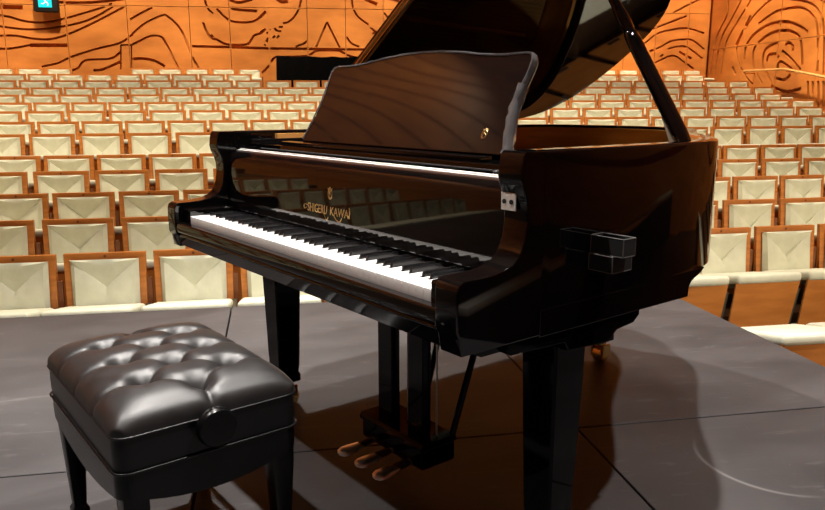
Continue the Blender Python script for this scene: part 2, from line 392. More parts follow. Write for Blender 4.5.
# the hidden stretch behind the lid and the stretch beyond the left edge go on in the same manner
PX1 = 17.4/F
lines_b = [(dense([on_b(u, v, WALL_B) for u, v in p]), max(.034, .047*w_)) for p, w_ in G]
for k in range(6):
    lines_b.append((dense([(3.0+.9*j, 2.0+.33*k+.25*math.sin(j*1.1+k*.5)) for j in range(7)]), .05))
    lines_b.append((dense([(-10.8+.9*j, 1.9+.33*k+.22*math.sin(j*.9+k*.7)) for j in range(6)]), .05))
for k in range(7):
    lines_b.append((dense([(-10.6+1.1*j, 3.6+.42*k+.35*math.sin(j*.8+k*.35)) for j in range(20)]), .06))
def board_wall(name, scuts, tcuts, lines, fn, gap=0.012, mat=WALLW):
    root = None
    for i in range(len(scuts)-1):
        for tc_ in tcuts(i):
            rect = (scuts[i]+gap/2, scuts[i+1]-gap/2, tc_[0]+gap/2, tc_[1]-gap/2)
            sub = [l for l in lines]
            bm = grooved(rect, sub, fn)
            yield obj('wall_board', bm, mat, angle=20)
scb = [-11.0, -9.6, -8.0, -6.75, -5.5, -4.255, -3.012, -1.711, -.852, 0, .861, 1.729, 2.60, 3.48, 4.36, 5.24, 6.1, 6.95, 7.8, 8.6, 9.433, 10.317, 10.88]
wb = tag(obj('wall_back', B(WALL_L-.3, WALL_A+.3, WALL_B+.125, WALL_B+.40, -1.8, 13.2), WALLW, rot=(0, 0, TH)), kind='structure')
jz = lambda a: 3.20+.0095*(a+4.9)
for o in board_wall('wall_back', scb, lambda i: [(0.2, jz(scb[i])), (jz(scb[i]), 7.2)], lines_b, lambda s, t, d: hall(s, WALL_B+d, t)):
    o.parent = wb; o.rotation_euler = (0, 0, -TH)
S = []
def g5(*p, w=1.0): S.append((px(p, 700, 0, 4.64), w))
g5((130, -60), (130, 0), (125, 70), (75, 180), (45, 345)); g5((190, -60), (190, 0), (150, 80), (95, 190), (65, 345)); g5((250, -60), (235, 0), (180, 90), (120, 200), (95, 345))
g5((235, 70), (165, 210), w=1.3); g5((300, 20), (240, 85), (180, 190), (172, 265), (210, 350), (245, 392)); g5((300, 20), (340, -10))
g5((205, 275), (215, 210), (260, 150), (330, 110), (400, 100), (460, 120), (500, 150), w=1.3); g5((270, 110), (340, 60), (400, 40), (470, 35), (520, 70), (545, 130), (545, 330), w=1.1)
g5((285, 385), (250, 310), (250, 230), (290, 180), (340, 150), (400, 140), (450, 160), (470, 200), (475, 300), w=1.3); g5((330, 385), (295, 310), (295, 250), (320, 215), (380, 190), w=1.3)
g5((310, 285), (320, 255), (350, 250), (366, 265), w=1.3); g5((360, 330), (372, 285), (435, 330), w=1.3); g5((395, 212), (410, 197), (430, 215), (430, 235), w=1.3); g5((380, 235), (420, 270), (465, 325), w=1.3)
g5((420, -5), (500, 10), (550, 50), (575, 130), (572, 345)); g5((150, 310), (165, 345), w=1.2); g5((345, 360), (390, 370), (420, 345), w=1.3)
for x_ in (500, 522, 548, 572, 600, 630, 660): g5((x_, 375), (x_+2, 430), (x_+1, 520), w=1.2)
g5((560, -5), (600, 60), (610, 345)); g5((620, -40), (640, 60), (645, 345)); g5((330, 400), (400, 425), (470, 410), w=1.4)
lines_s = [(dense([on_a(u, v, WALL_A) for u, v in p]), .055*w_) for p, w_ in S]
for k in range(9):   # nearer stretch of the side wall, seen only in the piano's lacquer
    lines_s.append((dense([(10.2-.9*j, .6+.55*k+.4*math.sin(j*.8+k*.3)) for j in range(20)]), .13))
scs = [-8.0, -5.5, -3.0, -.5, 2.0, 4.4, 6.7, 8.6, 10.3, 11.6, 12.83, 14.1, 15.45]
ws = tag(obj('wall_right', B(WALL_A+.125, WALL_A+.40, WALL_R-.3, WALL_B+.3, -1.8, 13.2), WALLW, rot=(0, 0, TH)), kind='structure')
for o in board_wall('wall_right', scs, lambda i: [(-0.85, 2.47), (2.47, 7.2)], lines_s, lambda s, t, d: hall(WALL_A+d, s, t)):
    o.parent = ws; o.rotation_euler = (0, 0, -TH)
# walls out of the photograph that the lacquer mirrors
lines_l = [(dense([(-7.6+1.2*j, .9+.55*k+.35*math.sin(j*.9+k*.6)) for j in range(20)]), .07) for k in range(21)]
wl = tag(obj('wall_left', B(WALL_L-.40, WALL_L-.125, WALL_R-.3, WALL_B+.3, -1.8, 13.2), WALLW, rot=(0, 0, TH)), kind='structure')
for o in board_wall('wall_left', [-8, -5, -2, 1, 4, 7, 10, 13, 15.45], lambda i: [(-0.85, 2.5), (2.5, 7.2), (7.2, 12.8)], lines_l, lambda s, t, d: hall(WALL_L-d, s, t)):
    o.parent = wl; o.rotation_euler = (0, 0, -TH)
wf = tag(obj('wall_stage', B(WALL_L-.3, WALL_A+.3, WALL_R-.40, WALL_R-.125, -1.8, 13.2), WALLW, rot=(0, 0, TH)), kind='structure')
lines_f = [(dense([(-10.6+1.2*j, .6+.55*k+.35*math.sin(j*.8+k*.5)) for j in range(18)]), .07) for k in range(9)]
for o in board_wall('wall_stage', [-11+.05, -8, -5.2, -2.4, .4, 3.2, 6, 8.6, 10.85], lambda i: [(0.0, 2.6), (2.6, 7.2)], lines_f, lambda s, t, d: hall(s, WALL_R-d, t)):
    o.parent = wf; o.rotation_euler = (0, 0, -TH)

# ================================================================== THE PIANO
piano = empty('grand_piano', (0, 0, 0))
tag(piano, 'glossy black grand piano with raised lid standing on the stage boards', 'piano')
HW = 0.728; RT = 1.013
def P_(name, bm, mat, parent=piano, angle=35): return obj(name, bm, mat, parent, angle)
WN = {'arm', 'keybed', 'key_slip', 'fallboard', 'lid', 'front_flap', 'music_desk', 'key_block', 'side_skirt', 'desk_tray', 'leg_block', 'apron', 'lyre_post', 'pedal_lyre', 'lyre_box_top', 'outer_rim'}
ctrl = [(.728, .19), (.728, .38), (.728, .58), (.722, .74), (.692, .87), (.632, .98), (.548, 1.09), (.450, 1.21), (.355, 1.34), (.265, 1.49), (.180, 1.63), (.085, 1.735),
        (-.04, 1.805), (-.20, 1.838), (-.38, 1.838), (-.54, 1.805), (-.65, 1.725), (-.705, 1.61), (-.728, 1.46), (-.728, 1.0), (-.728, .5), (-.728, .19)]
path = crom([Vector(p) for p in ctrl], 5)
def sweep(bm, path, prof):
    """prof: list of (inward offset, z)"""
    offs = {d: offset(path, d) for d in {p[0] for p in prof}}
    rings = [[bm.verts.new((offs[d][i].x, offs[d][i].y, z)) for d, z in prof] for i in range(len(path))]
    n = len(prof)
    for i in range(len(rings)-1):
        for k in range(n): bm.faces.new((rings[i][k], rings[i+1][k], rings[i+1][(k+1) % n], rings[i][(k+1) % n]))
    bm.faces.new(rings[0]); bm.faces.new(rings[-1][::-1])
bm = BM(); sweep(bm, path, [(0, .694), (0, RT-.006), (.002, RT-.002), (.006, RT), (.048, RT), (.053, RT-.004), (.054, RT-.008), (.054, .694), (.046, .690), (.004, .690)])
P_('outer_rim', bm, LAC, angle=50)
bm = BM(); ip = [p for p in path if p.y > .30]
sweep(bm, ip, [(.055, .70), (.055, RT-.012), (.074, RT-.012), (.074, .70)]); P_('inner_rim', bm, RIMW, angle=50)
def inner_poly(d, ymin):
    q = [p for p in offset(path, d) if p.y > ymin]
    return [Vector((q[0].x, ymin))]+q+[Vector((q[-1].x, ymin))]
bm = BM(); prism(bm, inner_poly(.072, .36), lambda p, d: (p.x, p.y, d), .800, .810); P_('soundboard', bm, SPRUCE)
# cast plate: web with bars
bm = BM(); prism(bm, inner_poly(.085, .34), lambda p, d: (p.x, p.y, d), .846, .852)
for v in list(bm.verts): pass
P_plate = P_('iron_plate', bm, PLATE)
for x0, x1, y1 in ((-.33, -.38, 1.66), (-.08, -.14, 1.62), (.16, .08, 1.50), (.40, .33, 1.16)):
    bm = BM(); tube(bm, [(x0, .42, .872), (x1, y1, .872)], [(.014, .02), (.011, .018)], 8); obj('plate_bar', bm, PLATE, P_plate)
bm = BM()
for k in range(70):
    x = -.62+1.22*k/69
    ye = max(p.y for p in path if abs(p.x-(x-.02)) < .06)-.13 if x < .1 else None
    if ye is None:
        cands = [p.y for p in path if abs(p.x-x) < .05 and p.y > .6]; ye = (max(cands) if cands else .75)-.14
    tube(bm, [(x, .44, .888), (x-.03, max(ye, .6), .886)], .0011, 3, False)
tag(P_('strings', bm, STRING), kind='stuff')
for k in range(44):
    x = -.56+.98*k/43
    bm = BM(); box(bm, x-.006, x+.006, .60+.02*math.sin(k*.1), .66+.02*math.sin(k*.1), .892, .925); P_('damper', bm, LACM)
# pin block and tray in front of the desk
P_('pin_block', B(-.672, .672, .235, .46, .80, .872, bev=.004), LACM)
P_('desk_tray', B(-.672, .672, .245, .565, .952, .972, bev=.004), LAC)
for s in (-1, 1): P_('desk_slide_rail', B(s*.66-.012, s*.66+.012, .25, .565, .935, .985, bev=.003), RIMW if s > 0 else LACM)
P_('desk_ledge', B(-.47, .47, .262, .300, .972, .984, bev=.003), LAC)
# bracing beneath
for x0, y0, x1, y1 in ((-.45, .40, -.36, 1.72), (-.05, .40, -.16, 1.74), (.36, .40, .02, 1.62)):
    d = Vector((x1-x0, y1-y0)).normalized(); n = Vector((-d.y, d.x))*.035
    bm = BM(); prism(bm, [Vector((x0, y0))+n, Vector((x0, y0))-n, Vector((x1, y1))-n, Vector((x1, y1))+n], lambda p, z: (p.x, p.y, z), .665, .76); P_('back_brace', bm, BEAM)
# cheeks / arms with the swept profile
prof = [(-.019, .640), (-.024, .672), (-.033, .688), (-.034, .735), (-.033, .766), (-.029, .778), (-.018, .7845), (.02, .785), (.052, .786), (.084, .791), (.108, .799), (.127, .815), (.139, .842), (.1445, .875),
        (.1435, .905), (.137, .93), (.128, .948), (.124, .966), (.126, .985), (.131, 1.006), (.137, RT), (.194, RT), (.194, .640)]
for s in (-1, 1):
    bm = BM(); prism(bm, [Vector(p) for p in prof], lambda p, d: (d, p.x, p.y), s*.664, s*HW, bev=.0035); P_('arm', bm, LAC, angle=40)
for sd in (-1, 1):
    bm = BM(); prism(bm, [Vector(p) for p in [(.190, .636), (.190, .700), (.800, .700), (.785, .690), (.745, .672), (.735, .660), (.732, .634)]], lambda p, d: (d, p.x, p.y), sd*.668, sd*(HW-.0008), bev=.002); P_('side_skirt', bm, LAC)
# keybed, slip, blocks
bm = BM(); prism(bm, [Vector(p) for p in [(-.017, .646), (-.023, .676), (-.020, .684), (.0, .690), (.40, .690), (.40, .655), (.06, .640), (-.006, .640)]], lambda p, d: (d, p.x, p.y), -.663, .663, bev=.002); P_('keybed', bm, LAC)
bm = BM(); prism(bm, [Vector(p) for p in [(-.029, .690), (-.031, .700), (-.029, .716), (-.024, .721), (-.006, .722), (-.006, .690)]], lambda p, d: (d, p.x, p.y), -.662, .662, bev=.0015); P_('key_slip', bm, LAC)
P_('lower_keybed', B(-.70, .70, .055, .55, .615, .655, bev=.004), LACM)
for s in (-1, 1):
    x0, x1 = sorted((s*.6145, s*.6635)); P_('key_block', B(x0, x1, -.004, .150, .690, .766, bev=.006, seg=3), LAC)
# keyboard
kb = P_('keyboard', B(-.6135, .6135, .005, .30, .690, .716), BEAM)
KW = 1.2255/52
def wkey(cl, cr):
    """white key with cut-outs left/right behind the head"""
    bm = BM(); w2 = KW/2-.0004
    pts = [(-w2, 0), (w2, 0), (w2, .050), (w2-cr, .050), (w2-cr, .152), (-w2+cl, .152), (-w2+cl, .050), (-w2, .050)]
    if not cl: pts = [p for p in pts if p != (-w2+cl, .050)] if False else pts
    seen = []; [seen.append(p) for p in pts if p not in seen]
    prism(bm, [Vector(p) for p in seen], lambda p, d: (p.x, p.y, d), .717, .745, bev=.0009)
    return bm
cuts = {'C': (0, .0085), 'D': (.0055, .0055), 'E': (.0085, 0), 'F': (0, .009), 'G': (.005, .007), 'A': (.007, .005), 'B': (.009, 0)}
wm = {k: mesh_of('white_key', wkey(*v), IVORY, 30) for k, v in cuts.items()}
wm['top'] = mesh_of('white_key', wkey(0, 0), IVORY, 30)
bm = BM(); q = [(-.0048, 0, .722), (.0048, 0, .722), (.0048, .098, .722), (-.0048, .098, .722), (-.0041, .007, .7545), (.0041, .007, .7545), (.0041, .098, .7545), (-.0041, .098, .7545)]
vs = [bm.verts.new(p_) for p_ in q]
for f in ((3, 2, 1, 0), (4, 5, 6, 7), (0, 1, 5, 4), (1, 2, 6, 5), (2, 3, 7, 6), (3, 0, 4, 7)): bm.faces.new([vs[k] for k in f])
bmesh.ops.bevel(bm, geom=list(bm.edges), offset=.0012, segments=2, affect='EDGES')
bkm = mesh_of('black_key', bm, EBONY, 50)
names = 'ABCDEFG'
offb = {'C': -.0015, 'D': .0018, 'F': -.002, 'G': 0, 'A': .002}
for i in range(52):
    n = names[i % 7]; x = -1.2255/2+KW*(i+.5)
    link('white_key', wm['top'] if i == 51 else wm[n], kb, (x, 0, 0))
    if n in 'CDFGA' and i < 51:
        link('black_key', bkm, kb, (x+KW/2+offb[n], .052, 0))
P_('key_felt', B(-.613, .613, .1525, .156, .730, .744), FELT)
# fallboard
fb = [(.1590, .7565), (.1580, .760), (.1580, .775), (.1580, .80), (.1585, .85), (.1600, .90), (.1640, .925), (.1730, .941), (.188, .948), (.236, .950), (.236, .936), (.192, .930), (.182, .90), (.178, .85), (.176, .7565)]
bm = BM(); prism(bm, [Vector(p) for p in fb], lambda p, d: (d, p.x, p.y), -.657, .657, bev=.002); fall = P_('fallboard', bm, LAC, angle=40)
# hinge along the top of the fallboard
bm = BM(); box(bm, -.655, .655, .190, .206, .948, .9515)
for k in range(64): tube(bm, [(-.655+k*.0205, .2065, .952), (-.655+k*.0205+.0185, .2065, .952)], .0035, 8)
obj('fallboard_hinge', bm, plain('hinge_nickel', (.86, .85, .83), .42, .85), fall)
# lettering (the writing on the fallboard)
def text_mesh(s, size, extr, shear=0.0, space=1.0, bold=0.0):
    cu = bpy.data.curves.new('lettering', 'FONT'); cu.body = s; cu.size = size; cu.extrude = extr; cu.shear = shear; cu.space_character = space
    cu.align_x = 'CENTER'; cu.resolution_u = 3; cu.offset = bold
    t = bpy.data.objects.new('lettering_tmp', cu); C.objects.link(t)
    dg = bpy.context.evaluated_depsgraph_get(); me = bpy.data.meshes.new_from_object(t.evaluated_get(dg)); bpy.data.objects.remove(t); bpy.data.curves.remove(cu)
    return me
bm = BM()
def addtext(bm, s, size, x, z, shear=.12, space=1.0, bold=.0004, sx=1.0):
    me = text_mesh(s, size, .0004, shear, space, bold)
    vm = [bm.verts.new((x+v.co.x*sx, -v.co.z, z+v.co.y)) for v in me.vertices]
    for p_ in me.polygons:
        try: bm.faces.new([vm[k] for k in p_.vertices])
        except ValueError: pass
    bpy.data.meshes.remove(me)
addtext(bm, 'SHIGERU', .035, -.066, 0, sx=.76, bold=-.0001); addtext(bm, 'KAWAI', .034, .050, 0, sx=.90, bold=-.0002)
# swashes of the capitals
for pts in ([(-.122, .010), (-.134, .005), (-.138, .012), (-.131, .018), (-.118, .016)], [(-.030, .002), (-.022, -.012), (-.012, -.014), (-.008, -.006)], [(.020, .002), (.034, -.010), (.052, -.012), (.060, -.002)], [(.092, .004), (.100, .014), (.098, .030)]):
    tube(bm, [(x, 0, z) for x, z in [tuple(p_) for p_ in crom([Vector(p_) for p_ in pts], 5)]], .0011, 5)
obj('lettering', bm, GOLD, fall, loc=(-.012, .1575, .8045), rot=(-R(0.5), 0, 0), angle=20)
def emblem(parent, loc, rot, k=1.0):
    bm = BM()
    def c(pts, r=.0011): tube(bm, [(x*k, 0, z*k) for x, z in [tuple(p_) for p_ in crom([Vector(p_) for p_ in pts], 6)]], r*k, 5)
    c([(-.006, -.015), (-.006, .013), (-.001, .017), (.004, .012), (-.004, .004), (.006, .0), (.008, -.010), (.0, -.015), (-.007, -.012)], .0013)
    c([(-.014, .0), (-.012, .012), (.0, .021), (.012, .012), (.013, -.004), (.006, -.017), (-.006, -.018), (-.013, -.010), (-.014, .0)])
    c([(-.011, .014), (-.014, .022), (-.006, .019), (.0, .027), (.006, .019), (.014, .022), (.011, .014)])
    return obj('emblem', bm, GOLD, parent, loc=loc, rot=rot)
emblem(fall, (-.008, .1580, .862), (-R(1.0), 0, 0), .72)
# lock plate and knob on the treble cheek, small fittings
bm = BM(); box(bm, .664, .704, .1355, .1385, .897, .932, bev=.0008, seg=1); lp = P_('lock_plate', bm, plain('brushed_plate', (.82, .81, .78), .45, .5))
for x in (.674, .693):
    bm = BM(); lathe(bm, [(.0048, 0), (.0048, .002)], 12, Matrix.Translation((x, .1355, .914)) @ Matrix.Rotation(PI/2, 4, 'X')); obj('screw', bm, BLACK, lp)
bm = BM(); lathe(bm, [(.011, 0), (.013, .004), (.013, .012), (.009, .016)], 16, Matrix.Translation((.655, .222, .963)) @ Matrix.Rotation(-PI/2, 4, 'Y')); P_('slide_knob', bm, LACM)
bm = BM(); tube(bm, [(.545, .232, .957), (.57, .232, .960), (.60, .230, .962), (.625, .229, .958)], [(.004, .003), (.011, .006), (.014, .008), (.004, .004)], 12); P_('clear_key_tag', bm, FILM)
# music desk
T26 = R(26); DE = Vector((0, math.sin(T26), math.cos(T26))); DN = Vector((0, -math.cos(T26), math.sin(T26))); DO = Vector((.008, .335, .9845))
def dk(p, d): return DO+Vector((p.x, 0, 0))+DE*p.y-DN*d
half = [(.0, .290), (.09, .287), (.18, .279), (.27, .268), (.35, .263), (.415, .264), (.436, .260), (.445, .246), (.445, .215), (.440, .17), (.441, .12), (.449, .07), (.464, .018), (.466, .0)]
hp = [Vector(half[0])]+crom([Vector(p) for p in half[1:7]], 3)+crom([Vector(p) for p in half[7:]], 4)
outl = [Vector((-p.x, p.y)) for p in hp[::-1]]+hp[1:]
bm = BM(); prism(bm, outl, dk, 0, .018, bev=.003); desk = P_('music_desk', bm, plain('desk_lacquer', (.0055, .0035, .003), .05), angle=40)
e = emblem(desk, DO+Vector((.375, 0, 0))+DE*.050+DN*.0008, (-T26, 0, 0), .62)
# clear film wrapped round the desk edge
rng = random.Random(3)
def film(idx0, idx1, wid, amp):
    bm = BM(); rings = []
    for i in range(idx0, idx1):
        p = outl[i]; t = (outl[min(i+1, len(outl)-1)]-outl[max(i-1, 0)]).normalized(); n = Vector((-t.y, t.x)) if True else None
        row = []
        for k, (o_, d_) in enumerate(((-wid, -.0012), (-wid*.4, -.0022), (.0015, -.0030), (.0045, .004), (.0045, .014), (.001, .0205), (-wid, .0192))):
            j = rng.uniform(-amp, amp)
            row.append(bm.verts.new(dk(p+n*(o_+(abs(j)*1.1 if 2 <= k <= 5 else j*.2)), d_-(abs(j)*.9 if k < 3 else 0))))
        rings.append(row)
    for i in range(len(rings)-1):
        for k in range(6): bm.faces.new((rings[i][k], rings[i+1][k], rings[i+1][k+1], rings[i][k+1]))
    return obj('clear_film', bm, FILM, desk, angle=80)
nh = len(outl)
film(2, nh-17, .003, .0012); film(nh-18, nh-1, .012, .006)
P_('desk_prop', B(-.012, .012, .43, .455, .972, 1.10, bev=.003), LACM)
# lid: main part hinged on the bass side, front flap folded back on it
LA = R(33.5); HX, HZ = -.738, 1.022
def lidp(x, y, t):   # closed-plan x,y, thickness t above the hinge plane -> world
    r = x-HX; return Vector((HX+r*math.cos(LA)-t*math.sin(LA), y, HZ+r*math.sin(LA)+t*math.cos(LA)))
lpath = [p for p in offset(path, -.012) if p.y > .56]
lpoly = [Vector((lpath[0].x, .560))]+lpath+[Vector((lpath[-1].x, .560))]
bm = BM(); prism(bm, lpoly, lambda p, d: lidp(p.x, p.y, d), 0, .022, bev=.003); lid = P_('lid', bm, LAC, angle=40)
fl = [Vector((HX+.004, .562)), Vector((HW+.010, .562)), Vector((HW+.010, .84)), Vector((HW-.012, .92)), Vector((.66, .985)), Vector((HX+.004, .985))]
bm = BM(); prism(bm, fl, lambda p, d: lidp(p.x, p.y, d), .0265, .0485, bev=.003); obj('front_flap', bm, LAC, lid)
bm = BM(); prism(bm, [Vector((HX+.02, .5565)), Vector((HW-.01, .5565)), Vector((HW-.01, .5615)), Vector((HX+.02, .5615))], lambda p, d: lidp(p.x, p.y, d), .014, .034)
for k in range(72):
    x = HX+.02+k*.0198; tube(bm, [lidp(x, .5555, .0243), lidp(x+.0178, .5555, .0243)], .0042, 8)
obj('lid_hinge', bm, BRASS, lid)
for y in (.75, 1.38):
    bm = BM(); tube(bm, [(-.742, y-.05, 1.017), (-.742, y+.05, 1.017)], .009, 10); box(bm, -.744, -.738, y-.045, y+.045, .985, 1.015); obj('spine_hinge', bm, BRASS, lid)
for x, y in ((.60, .62), (.30, 1.20)):
    bm = BM(); lathe(bm, [(.011, 0), (.011, .004), (.008, .007)], 12, Matrix.Translation(lidp(x, y, 0)) @ Matrix.Rotation(-LA, 4, 'Y') @ Matrix.Rotation(PI, 4, 'X')); obj('lid_bumper', bm, FELT, lid)
# socket plate for the prop under the lid
bm = BM(); c0 = lidp(.425, .80, -.004); box(bm, -.03, .03, -.02, .02, -.004, .004, bev=.001, seg=1, M=Matrix.Translation(c0) @ Matrix.Rotation(-LA, 4, 'Y')); obj('prop_socket', bm, BRASS, lid)
# prop stick
b0 = Vector((.648, .80, 1.000)); b1 = lidp(.415, .80, -.004); dv = (b1-b0)
def pl(t): return b0+dv*t
bm = BM(); tube(bm, [pl(0), pl(.012), pl(.05), pl(.40), pl(.43), pl(.445)], [(.020, .013), (.026, .016), (.029, .018), (.026, .017), (.023, .016), (.017, .012)], 14)
prop = P_('lid_prop', bm, LAC, angle=45)
bm = BM(); tube(bm, [pl(.42), pl(.45), pl(.50), pl(.55), pl(.66), pl(.97), pl(1.0)], [(.012, .010), (.019, .014), (.021, .015), (.017, .013), (.0135, .011), (.0125, .010), (.008, .008)], 14); obj('upper_stick', bm, LAC, prop, angle=45)
for k in (-1, 0, 1):
    bm = BM(); u_ = Vector((0, -1, 0)); c = pl(.50+.018*k)+u_*.0145; lathe(bm, [(.004, 0), (.003, .002)], 10, Matrix.Translation(c) @ u_.to_track_quat('Z', 'Y').to_matrix().to_4x4()); obj('hinge_screw', bm, NICKEL, prop)
bm = BM(); s0 = b0+Vector((-.042, -.002, .004)); prism(bm, [Vector((0, 0)), Vector((.030, -.002)), Vector((.006, .072)), Vector((-.028, .085)), Vector((-.034, .078))], lambda p, d: s0+Vector((p.x, d, p.y)), -.004, .004, bev=.001); P_('prop_stay', bm, plain('pale_stay_metal', (.78, .74, .66), .32, .6))
bm = BM(); box(bm, .60, .668, .775, .825, .985, 1.003, bev=.003); P_('prop_bracket', bm, BRASS)
# legs
def leg(cx, cy, block, parent=piano):
    bm = BM()
    prof_ = [(.0525, .578), (.0515, .50), (.0425, .160), (.0395, .134), (.0445, .124), (.0445, .102), (.036, .096)]
    rings = []
    for hw_, z in [(.062, .585), (.056, .578)]+prof_:
        c = .006; a = hw_
        rings.append([bm.verts.new((cx+x, cy+y, z)) for x, y in ((a, -a+c), (a, a-c), (a-c, a), (-a+c, a), (-a, a-c), (-a, -a+c), (-a+c, -a), (a-c, -a))])
    for i in range(len(rings)-1):
        for k in range(8): bm.faces.new((rings[i][k], rings[i][(k+1) % 8], rings[i+1][(k+1) % 8], rings[i+1][k]))
    bm.faces.new(rings[0]); bm.faces.new(rings[-1][::-1])
    o = obj('leg', bm, LEGM, parent, angle=25)
    bm = BM(); x0, x1, y0, y1 = block
    prism(bm, [Vector(p) for p in [(y0, .650), (y0, .618), (y0+.012, .612), (cy-.075, .606), (cy-.062, .585), (cy+.062, .578), (cy+.085, .584), (cy+.105, .600), (y1-.02, .606), (y1, .622), (y1, .650)]], lambda p, d: (d, p.x, p.y), x0, x1, bev=.003)
    obj('leg_block', bm, LEGM, o)
    # caster
    bm = BM(); lathe(bm, [(.024, .076), (.029, .080), (.029, .094), (.018, .098)], 16, Matrix.Translation((cx, cy, 0)))
    for s in (-1, 1): box(bm, cx+s*.029-.005, cx+s*.029+.005, cy-.016, cy+.034, .022, .082, bev=.002, seg=1)
    cst = obj('caster', bm, BRASS, o)
    bm = BM(); lathe(bm, [(.030, -.023), (.036, -.018), (.036, .018), (.030, .023)], 24, Matrix.Translation((cx, cy+.012, .0355)) @ Matrix.Rotation(PI/2, 4, 'Y')); obj('caster_wheel', bm, BRASS, cst)
    return o
leg(.628, .353, (.51, .722, .105, .54)); leg(-.628, .328, (-.722, -.51, .105, .54)); leg(-.205, 1.635, (-.31, -.10, 1.47, 1.76))
# lyre
LX = .028
RODM = plain('pedal_rod_metal', (.45, .40, .33), .35, 1.0)
lyre = P_('pedal_lyre', B(LX-.152, LX+.152, .330, .455, .066, .128, bev=.006), LEGM)
bm = BM(); prism(bm, [Vector(p) for p in [(.322, .128), (.322, .138), (.330, .148), (.455, .148), (.46, .128)]], lambda p, d: (d, p.x, p.y), LX-.155, LX+.155, bev=.002); obj('lyre_box_top', bm, LEGM, lyre)
for c in (-.072, .078): obj('lyre_post', B(LX+c-.036, LX+c+.036, .362, .394, .147, .625, bev=.004), LEGM, lyre)
obj('lyre_head', B(LX-.15, LX+.15, .345, .44, .60, .64, bev=.004), LAC, lyre)
for s in (-1, 1):
    bm = BM(); tube(bm, [(LX+s*.075+.07, .445, .13), (LX+s*.09+.085, .60, .66)], [(.010, .010), (.010, .010)], 10); obj('lyre_brace', bm, LEGM, lyre)
for c in (-.004, .006, .016, .132):
    bm = BM(); tube(bm, [(LX+c, .40, .14), (LX+c, .40, .625)], .0030, 8); obj('pedal_rod', bm, RODM, lyre)
for k in (-1, 0, 1):
    cx = LX+.004+k*.092
    bm = BM()
    stn = [(.40, .088, .012, .0055), (.345, .088, .012, .0055), (.315, .088, .0125, .006), (.285, .086, .016, .0075), (.262, .083, .0215, .0095), (.240, .081, .0265, .0115), (.222, .080, .0265, .0115), (.209, .079, .021, .009), (.202, .078, .010, .005)]
    stn = [(y, z-.012, a, b) for y, z, a, b in stn]
    tube(bm, [(cx, y, z) for y, z, a, b in stn], [(a, b) for y, z, a, b in stn], 16); o = obj('pedal', bm, PEDALM, lyre, angle=60)
    # cloth sleeve on the shank
    bm = BM(); tube(bm, [(cx, .322, .076), (cx, .315, .076), (cx, .285, .0742), (cx, .272, .0722)], [(.012, .0075), (.0145, .0085), (.0165, .009), (.0175, .0085)], 14); obj('pedal_sleeve', bm, plain('grey_sleeve', (.045, .038, .037), .7) if k == -1 else bpy.data.materials['grey_sleeve'], o)

# ---- small two-tier black holder on the treble side of the case
hold = empty('storage_box', (.728, .339, .76)); tag(hold, 'small black two-tier open box with pale edges fixed to the piano side', 'box')
EDGE = plain('pale_box_edge', (.10, .095, .09), .5)
def openbox(name, x0, x1, y0, y1, z0, z1):
    bm = BM(); t = .004
    box(bm, x0, x1, y0, y0+t, z0, z1); box(bm, x0, x1, y1-t, y1, z0, z1); box(bm, x1-t, x1, y0+t, y1-t, z0, z1); box(bm, x0, x0+t, y0+t, y1-t, z0, z1); box(bm, x0+t, x1-t, y0+t, y1-t, z0, z0+t)
    o = obj(name, bm, BLACK, hold)
    bm = BM(); r = .0011
    for z in (z0, z1):
        for a, b in (((x0, y0), (x1, y0)), ((x1, y0), (x1, y1)), ((x1, y1), (x0, y1)), ((x0, y1), (x0, y0))): tube(bm, [(*a, z), (*b, z)], r, 6)
    for a in ((x0, y0), (x1, y0), (x1, y1)): tube(bm, [(*a, z0), (*a, z1)], r, 6)
    obj('edge_trim', bm, EDGE, o)
openbox('upper_tray', .0010, .082, .0, .040, .036, .073); openbox('lower_tray', .0010, .061, -.004, .060, .0, .034)

# ================================================================== THE BENCH
BXc, BYc = -.018, -.317; HXb, HYb = .289, .209
bench = empty('piano_bench', (BXc, BYc, 0)); tag(bench, 'square black leather piano bench with buttoned tufted cushion beside the keyboard', 'bench')
# tufted cushion
dim = []
for j, yy in ((-1, -.0975), (0, 0), (1, .0975)):
    for xx in ((-.145, 0, .145) if j else (-.2175, -.0725, .0725, .2175)): dim.append((xx, yy))
def seg_d(p, a, b):
    ab = (b[0]-a[0], b[1]-a[1]); t = max(0, min(1, ((p[0]-a[0])*ab[0]+(p[1]-a[1])*ab[1])/(ab[0]**2+ab[1]**2)))
    return math.hypot(p[0]-a[0]-ab[0]*t, p[1]-a[1]-ab[1]*t)
folds = []
for i in range(len(dim)):
    for k in range(i+1, len(dim)):
        if abs(abs(dim[i][0]-dim[k][0])-.0725) < .01 and abs(abs(dim[i][1]-dim[k][1])-.0975) < .01: folds.append((dim[i], dim[k]))
for xx, yy in dim:
    if abs(yy) > .05: folds.append(((xx, yy), (xx, math.copysign(.23, yy))))
    if abs(xx) > .2: folds.append(((xx, yy), (math.copysign(.31, xx), yy)))
NX, NY = 132, 96
bm = BM(); grid = []
def supe(u, e=0.42): return max(0.0, 1-abs(u)**7)**e
